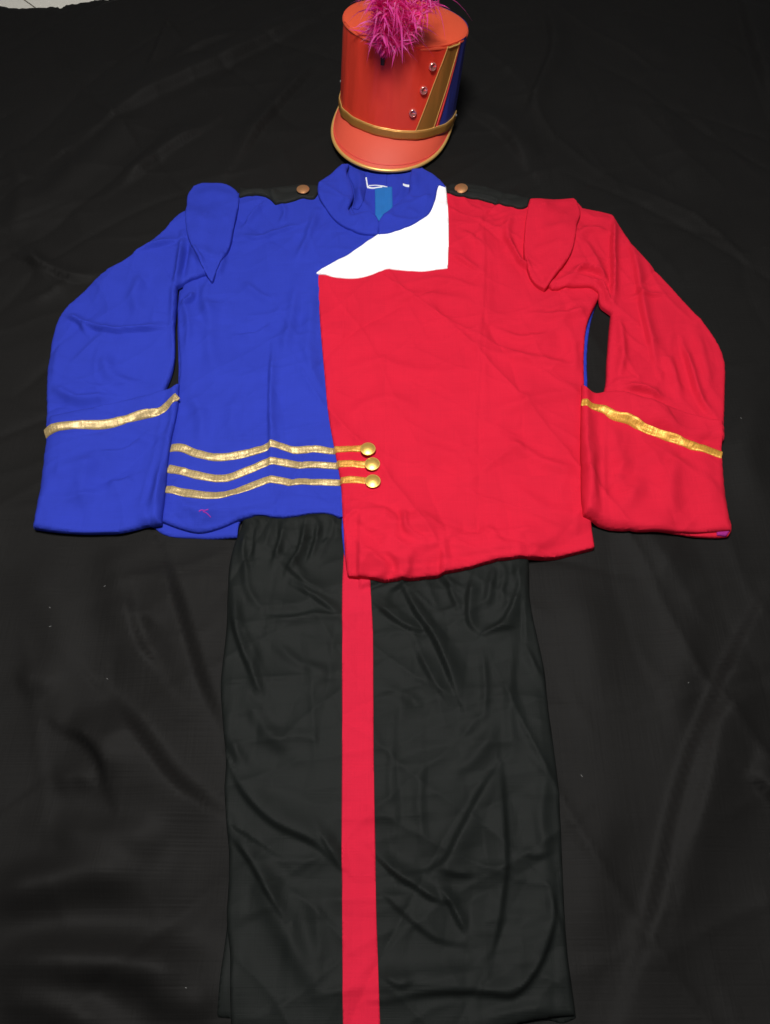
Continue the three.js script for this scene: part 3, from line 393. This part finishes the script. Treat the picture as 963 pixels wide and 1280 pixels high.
// domed shank button lying on the cloth
function button(name, px, py, radius, under, mat, parent, { tilt = 0, y = 0.03, label } = {}) {
  const prof = [[0, 0.34], [0.3, 0.325], [0.6, 0.27], [0.82, 0.19], [0.9, 0.16], [0.93, 0.175], [0.98, 0.16], [1, 0.1], [0.97, 0.02], [0.9, -0.02], [0.3, -0.03], [0.3, -0.35]].map(([a, b]) => V2(a * radius, b * radius));
  const g = new THREE.LatheGeometry(prof.reverse(), 40); g.rotateZ(tilt); g.rotateX(tilt * 0.7);
  const [x, z] = at(px, py, y), h = under(x, z); g.translate(x, h + 0.0022, z);
  const m = part(name, g, mat, parent, label); if (parent !== jacket) m.position.set(0, 0, 0); return m;
}
{
  const epL = sheet({ outline: [297, 222, 320, 224, 341, 224, 354, 221, 366, 219.5, 380, 218.5, 392, 219, 397, 224, 397, 232, 392.5, 239, 384, 239.3, 377, 238.7, 368, 241.6, 355.5, 244, 342.5, 244.7, 337, 239.5, 330, 236, 320.5, 234, 307, 233.8, 297, 236.5], base: allFront, y: 0.03, th: 0.004, r: 0.003, edge: 0.35, cell: 0.0018,
    wr: folds([[[342, 244, 338, 234, 342, 225], 4, 4, 3], [[300, 230, 318, 229, 334, 232], 5, 3]], 0.03) });
  const e1 = part('epaulette', epL.geo, M.tab, jacket, 'black shoulder strap on the blue side');
  button('button', 378, 227.3, 0.0086, epL.top, M.copperButton, e1, { y: 0.036, label: 'copper coloured dome button on black strap' });
  const epR = sheet({ outline: [560, 234.5, 567, 236.5, 576, 237.7, 590, 239, 605, 240.7, 618, 244, 629, 247.5, 640, 251, 649, 254.3, 656, 254, 661, 252, 664.5, 239, 650, 234, 635, 228, 615, 222.5, 597, 219, 580, 217, 566, 219, 558, 226], base: allFront, y: 0.03, th: 0.004, r: 0.003, edge: 0.35, cell: 0.0018,
    wr: folds([[[575, 234, 610, 236, 645, 248], 3.5, 3], [[632, 232, 634, 240, 640, 250], 3, 2, 1], [[646, 236, 648, 244, 654, 252], 3, 2, 1]], 0.03) });
  const e2 = part('epaulette', epR.geo, M.tab, jacket, 'black shoulder strap on the red side');
  button('button', 577.8, 225.8, 0.0088, epR.top, M.copperButton, e2, { y: 0.036, tilt: 0.1, label: 'brass coloured dome button on black strap' });
}
{
  // three gold braids: woven lace thin enough that the cloth below tints it
  const rows = [
    [211.5, 555.3, 223, 556, 246.5, 565, 269.7, 569.2, 296, 566.5, 319.5, 561.5, 330, 558.5, 337.6, 555.7, 346, 556, 366, 559, 392.6, 555.8, 417.5, 559, 440, 561, 458, 561.5],
    [207.5, 580.8, 233, 588, 259.7, 593.8, 279.7, 593.8, 313, 584, 336, 575.5, 345, 575, 366, 576, 380, 575.2, 392.6, 575, 417.5, 577, 440, 579.5, 462, 581],
    [204.8, 607, 230, 613, 253, 617, 276, 616.3, 303, 608.5, 322, 601.5, 336, 597, 345, 597.2, 366, 598, 380, 596.2, 392.6, 595.8, 417.5, 597, 440, 599.5, 462, 600.6],
  ];
  const under = (x, z) => Math.max(blueFront.top(x, z, Math.max(0.004, blueFront.sd(x, z))), redFront.sd(x, z) > 0 ? redFront.top(x, z) : 0);
  rows.forEach((r, i) => {
    const g = ribbon(r, 0.0088, under, { y: 0.024, widths: [0.0092, 0.0074], wob: 0.0012, seed: 300 + i * 7 }), P = g.attributes.position, col = [];
    for (let k = 0; k < P.count; k++) { const w = sstep(-0.001, 0.001, redFront.sd(P.getX(k), P.getZ(k))); col.push(1 + 0.5 * w, 1 - 0.05 * w, 1 - 0.65 * w); }
    g.setAttribute('color', new THREE.Float32BufferAttribute(col, 3));
    part('gold_braid', g, goldLace, jacket, ['uppermost gold braid at the blue hem', 'middle gold braid at the blue hem', 'lowest gold braid at the blue hem'][i]);
  });
  for (const [x, y] of [[460.2, 560.8], [465.6, 578], [466.2, 598.6]]) button('button', x, y, 0.0082, redFront.top, M.goldButton, jacket, { y: 0.03 });
  part('chalk_mark', mergeGeometries([ribbon([250, 642, 253, 640.5, 257, 641, 262, 640], 0.0012, blueFront.top, { lift: 0.0005 }), ribbon([255, 642, 260, 644, 264, 647], 0.001, blueFront.top, { lift: 0.0005 })]), M.pink, jacket, 'faint pink mark near the blue hem');
}

// ------------------------------------------------------------------ hat
const hatX = V3(0.99587, -0.08962, 0.01423), hatY = V3(0.09074, 0.98355, -0.15616), hatZ = V3(0, 0.1568, 0.98763);
const hat = new THREE.Group(); hat.name = 'band_hat'; hat.userData = { label: 'tall red band hat with gold strap, blue side and peak, above the collar', category: 'hat', local: true };
hat.position.set(0.0172, 0.0271, -1.0542); hat.quaternion.setFromRotationMatrix(new THREE.Matrix4().makeBasis(hatX, hatY, hatZ)); scene.add(hat);
{
  const R0 = 0.0827, R1 = 0.0834, H = 0.1171, deg = Math.PI / 180, FRONT = -17;
  const radius = (h) => R0 + (R1 - R0) * h / H;
  const dent = (phi, h) => -0.0016 * fbm(phi * 6, h * 9, 7, 3) - 0.0009 * Math.exp(-(((phi + 0.35) / 0.1) ** 2 + ((h - 0.045) / 0.012) ** 2));
  const onCrown = (phi, h, lift = 0) => { const r = radius(h) + lift + dent(phi, h); return V3(r * Math.sin(phi), h, r * Math.cos(phi)); };
  const patch = (fn, nu, nv, flip) => {
    const pos = [], uv = [], idx = [];
    for (let j = 0; j <= nv; j++) for (let i = 0; i <= nu; i++) { const p = fn(i / nu, j / nv); pos.push(p.x, p.y, p.z); uv.push(i / nu, j / nv); }
    for (let j = 0; j < nv; j++) for (let i = 0; i < nu; i++) { const a = j * (nu + 1) + i, b = a + 1, c = a + nu + 1, d = c + 1; flip ? idx.push(a, c, b, b, c, d) : idx.push(a, b, c, b, d, c); }
    const g = new THREE.BufferGeometry(); g.setAttribute('position', new THREE.Float32BufferAttribute(pos, 3)); g.setAttribute('uv', new THREE.Float32BufferAttribute(uv, 2)); g.setIndex(idx); g.computeVertexNormals(); return g;
  };
  const grain = tex(256, (i, j) => 0.5 + 0.3 * fbm(i / 5, j / 5, 8, 2) + 0.2 * (hash(i, j, 2) - 0.5)); grain.repeat.set(6, 6);
  const vinyl = (r, g, b, o = {}) => new THREE.MeshPhysicalMaterial({ color: new THREE.Color().setRGB(r, g, b), roughness: 0.42, bumpMap: grain, bumpScale: 0.0001, side: THREE.DoubleSide, ...o });
  const mRed = vinyl(0.66, 0.042, 0.02), mTop = vinyl(0.66, 0.075, 0.026, { roughness: 0.62 }), mVisor = vinyl(0.6, 0.075, 0.04, { roughness: 0.58, specularIntensity: 0.7 }), mBlue = vinyl(0.026, 0.038, 0.26, { roughness: 0.55 }), mPipe = vinyl(0.72, 0.06, 0.06);
  const mGold = new THREE.MeshPhysicalMaterial({ color: new THREE.Color(0.5, 0.24, 0.05), metalness: 0.55, roughness: 0.42, bumpMap: grain, bumpScale: 0.0001, side: THREE.DoubleSide });
  const mGoldEdge = new THREE.MeshPhysicalMaterial({ color: new THREE.Color(0.78, 0.46, 0.14), metalness: 0.5, roughness: 0.38, side: THREE.DoubleSide });
  const lerp = (a, b, t) => a + (b - a) * t;
  const bT = 58.1 * deg, bB = 43.4 * deg, bl = (h) => lerp(bB, bT, (h - 0.0165) / 0.099);        // red/blue seam
  const seamEnd = 165 * deg;
  part('crown', mergeGeometries([patch((u, v) => { const h = v * H; return onCrown(lerp(seamEnd - 360 * deg, bl(h), u), h); }, 150, 40)]), mRed, hat, 'red crown of the hat');
  part('side_panel', patch((u, v) => { const h = v * H; return onCrown(lerp(bl(h), seamEnd, u), h, 0.0003); }, 70, 40), mBlue, hat, 'dark blue side of the crown');
  const topR = R1 + 0.0004, tp = [[0, 0.0035], [0.4, 0.0032], [0.75, 0.0022], [0.93, 0.0012], [0.985, 0.0002], [1.003, -0.0022], [1.004, -0.004]].map(([a, b]) => V2(a * topR, H + b));
  const topG = new THREE.LatheGeometry(tp.reverse(), 96); part('crown_top', topG, mTop, hat, 'flat orange red top of the hat');
  // slanted gold band with piping, and the red welt beside it
  const gl = (h) => lerp(16.2, 39.3, (h - 0.0127) / 0.1047) * deg, gr = (h) => lerp(36.4, 54.6, (h - 0.0146) / 0.1) * deg, hTop = H - 0.0015, hBot = 0.009;
  part('slanted_band', patch((u, v) => { const h = lerp(hBot, hTop, v); return onCrown(lerp(gl(h), gr(h), u), h, 0.0009); }, 10, 40), mGold, hat, 'slanted bronze gold band on the crown');
  const tubeOn = (f, r, h0, h1, lift) => { const pts = []; for (let i = 0; i <= 24; i++) { const h = lerp(h0, h1, i / 24); pts.push(onCrown(f(h), h, lift)); } return new THREE.TubeGeometry(new THREE.CatmullRomCurve3(pts), 60, r, 6); };
  const pip = [];
  pip.push(tubeOn(gl, 0.0008, hBot, hTop, 0.001), tubeOn(gr, 0.0008, hBot, hTop, 0.001));
  { const pts = []; for (let i = 0; i <= 8; i++) pts.push(onCrown(lerp(gl(hTop), gr(hTop), i / 8), hTop - 0.002, 0.0012)); pip.push(new THREE.TubeGeometry(new THREE.CatmullRomCurve3(pts), 16, 0.0012, 6)); }
  part('piping', mergeGeometries(pip), mGoldEdge, hat, 'thin gold piping round the slanted band');
  part('welt', tubeOn((h) => lerp(gr(h), bl(h), 0.62), 0.0016, hBot, hTop, 0), mPipe, hat, 'narrow red welt between gold band and blue side');
  // strap round the front, from rivet to rivet
  const a0 = (FRONT - 97) * deg, a1 = (FRONT + 97) * deg;
  part('strap', patch((u, v) => {
    const a = lerp(a0, a1, u), s = v * 2 - 1, h = 0.0065 + 0.0062 * s + 0.0035 * Math.abs(u * 2 - 1) ** 3, lift = 0.0004 + 0.0022 * Math.sqrt(Math.max(0, 1 - s ** 6));
    return onCrown(a, h, lift);
  }, 110, 14), mGold, hat, 'bronze gold strap above the peak');
  { const pts = []; for (let i = 0; i <= 60; i++) { const u = i / 60; pts.push(onCrown(lerp(a0, a1, u), 0.0125 + 0.0035 * Math.abs(u * 2 - 1) ** 3, 0.0013)); } part('strap_edge', new THREE.TubeGeometry(new THREE.CatmullRomCurve3(pts), 140, 0.0009, 6), mGoldEdge, hat, 'bright rolled upper edge of the strap'); }
  const stud = new THREE.SphereGeometry(0.0022, 16, 10), mStud = new THREE.MeshPhysicalMaterial({ color: new THREE.Color(0.85, 0.85, 0.88), metalness: 0.9, roughness: 0.2 });
  for (const [a, h] of [[FRONT - 88, 0.0255], [FRONT + 92.5, 0.0125]]) { const g = stud.clone(); const p = onCrown(a * deg, h, 0.002); g.translate(p.x, p.y, p.z); part('strap_stud', g, mStud, hat, 'small silver stud at the strap end'); }
  // peak
  const peakPt = (a, k) => {                                          // a from -90 to 90 degrees, k 0 at the crown, 1 at the rim
    const w = Math.max(0, Math.cos(a)) ** 0.95, t = k, ext = 0.036 * w ** 1.9, drop = 0.029 * w;
    const r = R0 - 0.0006 + ext * t, ang = (FRONT * deg) + a;
    return V3(r * Math.sin(ang), 0.001 - drop * (0.75 * t + 0.25 * t * t), r * Math.cos(ang));
  };
  const PA = 92 * deg;
  part('peak', mergeGeometries([patch((u, v) => peakPt(lerp(-PA, PA, u), v), 90, 14, true), patch((u, v) => peakPt(lerp(-PA, PA, u), v).add(V3(0, -0.0018, 0)), 90, 10)]), mVisor, hat, 'curved orange red peak of the hat');
  { const pts = []; for (let i = 0; i <= 80; i++) pts.push(peakPt(lerp(-PA, PA, i / 80), 1).add(V3(0, -0.0009, 0))); part('peak_trim', new THREE.TubeGeometry(new THREE.CatmullRomCurve3(pts), 200, 0.0026, 10), mGoldEdge, hat, 'bright gold binding round the peak'); }
  { const pts = []; for (let i = 0; i <= 80; i++) pts.push(peakPt(lerp(-PA * 0.97, PA * 0.97, i / 80), 0.87).add(V3(0, 0.0003, 0))); part('stitching', new THREE.TubeGeometry(new THREE.CatmullRomCurve3(pts), 200, 0.0005, 5), mPipe, hat, 'stitched line inside the gold binding'); }
  // three faceted buttons
  const mBtn = new THREE.MeshPhysicalMaterial({ color: new THREE.Color(0.85, 0.34, 0.3), metalness: 0.8, roughness: 0.16 });
  for (const [a, h] of [[25.4, 0.0934], [19.4, 0.065], [11.5, 0.0365]]) {
    const g = new THREE.LatheGeometry([[0, 0.0012], [0.003, 0.0014], [0.0038, 0.0026], [0.0046, 0.0029], [0.0053, 0.0018], [0.0056, 0]].map(([x, y]) => V2(x, y)).reverse(), 28); g.rotateX(Math.PI / 2); g.rotateY(a * deg);
    const p = onCrown(a * deg, h, 0.0003); g.translate(p.x, p.y, p.z); part('button', g, mBtn, hat, ['topmost', 'middle', 'lowest'][[25.4, 19.4, 11.5].indexOf(a)] + ' shiny round button on red crown');
  }
  // plume in its socket
  const root = onCrown(-19.5 * deg, 0.1, 0.003), so = new THREE.CylinderGeometry(0.0032, 0.0026, 0.016, 14, 1, true); so.translate(root.x, root.y, root.z);
  part('plume_socket', so, new THREE.MeshPhysicalMaterial({ color: grey(0.015), roughness: 0.6, side: THREE.DoubleSide }), hat, 'small black socket that holds the plume');
  const pinks = [[0.96, 0.035, 0.52], [0.96, 0.14, 0.64], [0.95, 0.026, 0.46]].map(([r, g, b]) => new THREE.MeshPhysicalMaterial({ color: new THREE.Color(r, g, b), roughness: 0.9, transmission: 0.7, thickness: 0, sheen: 1, sheenColor: new THREE.Color(1, 0.22, 0.5), sheenRoughness: 0.5, side: THREE.DoubleSide }));
  const RR = rng(77);
  const plume = new THREE.Group(); plume.name = 'plume'; plume.userData = { local: true, label: 'fluffy magenta feather plume at the hat front' }; hat.add(plume);
  for (let f = 0; f < 15; f++) {
    const spin = f / 15 * Math.PI * 2 + RR(), out = 0.005 + 0.03 * Math.sqrt(RR()), len = 0.085 + 0.045 * RR(), pos = [], idx = [];
    const quill = (t) => V3(root.x + 0.016 * t + Math.cos(spin) * out * t * (1.7 - 0.5 * t), root.y - 0.004 + len * t, root.z + 0.016 * t + Math.sin(spin) * out * t * (1.7 - 0.5 * t) * 0.8);
    const blade = (p, d, L, w, sag) => {
      const side = V3().crossVectors(d, V3(RR() - 0.5, RR() - 0.5, RR() - 0.5)).normalize(), n = 5, o = pos.length / 3, curl = V3(RR() - 0.5, RR() - 0.5, RR() - 0.5).multiplyScalar(0.5 * L);
      for (let i = 0; i <= n; i++) {
        const t = i / n, q = p.clone().addScaledVector(d, L * t).add(V3(0, -sag * L * t * t, 0)).addScaledVector(curl, t * t), hw = w * (0.35 + 0.9 * t) * (1 - t ** 1.7) + 0.00006;
        pos.push(q.x - side.x * hw, q.y - side.y * hw, q.z - side.z * hw, q.x + side.x * hw, q.y + side.y * hw, q.z + side.z * hw);
        if (i) { const k = o + i * 2; idx.push(k - 2, k - 1, k, k - 1, k + 1, k); }
      }
    };
    for (let i = 0; i < 150; i++) {
      const t = 0.02 + 0.98 * RR() ** 1.1, p = quill(t), a = RR() * Math.PI * 2, grow = 0.3 + 0.7 * sstep(0, 0.22, t);
      const d = V3(Math.cos(a), 0.45 + 0.7 * RR() + 0.8 * (1 - sstep(0, 0.2, t)), Math.sin(a)).normalize();
      blade(p, d, (0.014 + 0.023 * RR()) * grow * (RR() < 0.1 ? 1.7 : 1), RR() < 0.5 ? 0.0024 : 0.0009, (0.3 + 0.9 * RR()) * sstep(0, 0.35, t));
    }
    for (let i = 0; i < 24; i++) { const t = i / 23, p = quill(t), q = quill(Math.min(1, t + 0.05)), o = pos.length / 3; pos.push(p.x - 0.0005, p.y, p.z, p.x + 0.0005, p.y, p.z, q.x, q.y, q.z); idx.push(o, o + 1, o + 2); }
    const g = new THREE.BufferGeometry(); g.setAttribute('position', new THREE.Float32BufferAttribute(pos, 3)); g.setIndex(idx); g.computeVertexNormals();
    part('feather', g, pinks[f % 3], plume);
  }
}

// ------------------------------------------------------------------ lint, and the lamp overhead
{
  const R = rng(9), geos = [];
  for (const [x, y, s] of [[133, 735, 3], [65, 762, 3], [65, 785, 4], [134, 848, 3], [925, 525, 3], [727, 970, 4], [859, 855, 2], [237, 1234, 2], [697, 168, 2]]) {
    const [X, Z] = at(x, y, 0.01), h = cloth(X, Z) + 0.0006, g = new THREE.CapsuleGeometry(0.00016, s * 0.0005, 3, 6); g.rotateZ(Math.PI / 2); g.rotateY(R() * 3.1); g.translate(X, h, Z); geos.push(g);
  }
  const lint = new THREE.Mesh(mergeGeometries(geos), new THREE.MeshStandardMaterial({ color: grey(0.35), roughness: 0.9 })); lint.name = 'lint'; lint.userData = { label: 'tiny pale lint specks scattered on the black cloth', category: 'lint', kind: 'stuff' }; lint.castShadow = true; scene.add(lint);
  const lamp = thing('ceiling_lamp', 'square white ceiling lamp hanging above the clothes', 'lamp', V3(LAMP.x, LAMP.y, LAMP.z)); lamp.userData.local = true;
  const body = new THREE.BoxGeometry(0.38, 0.03, 0.38); body.translate(0, 0.02, 0); part('lamp_body', body, new THREE.MeshStandardMaterial({ color: grey(0.8), roughness: 0.5 }), lamp);
  const dif = new THREE.BoxGeometry(0.35, 0.006, 0.35); dif.translate(0, -0.002, 0); part('diffuser', dif, new THREE.MeshStandardMaterial({ color: grey(0.8), emissive: new THREE.Color(1, 0.975, 0.94), emissiveIntensity: 6, roughness: 0.5 }), lamp);
}
scene.traverse((o) => { if (o.isMesh && o.name) delete o.userData.local; });
renderer.render(scene, camera);
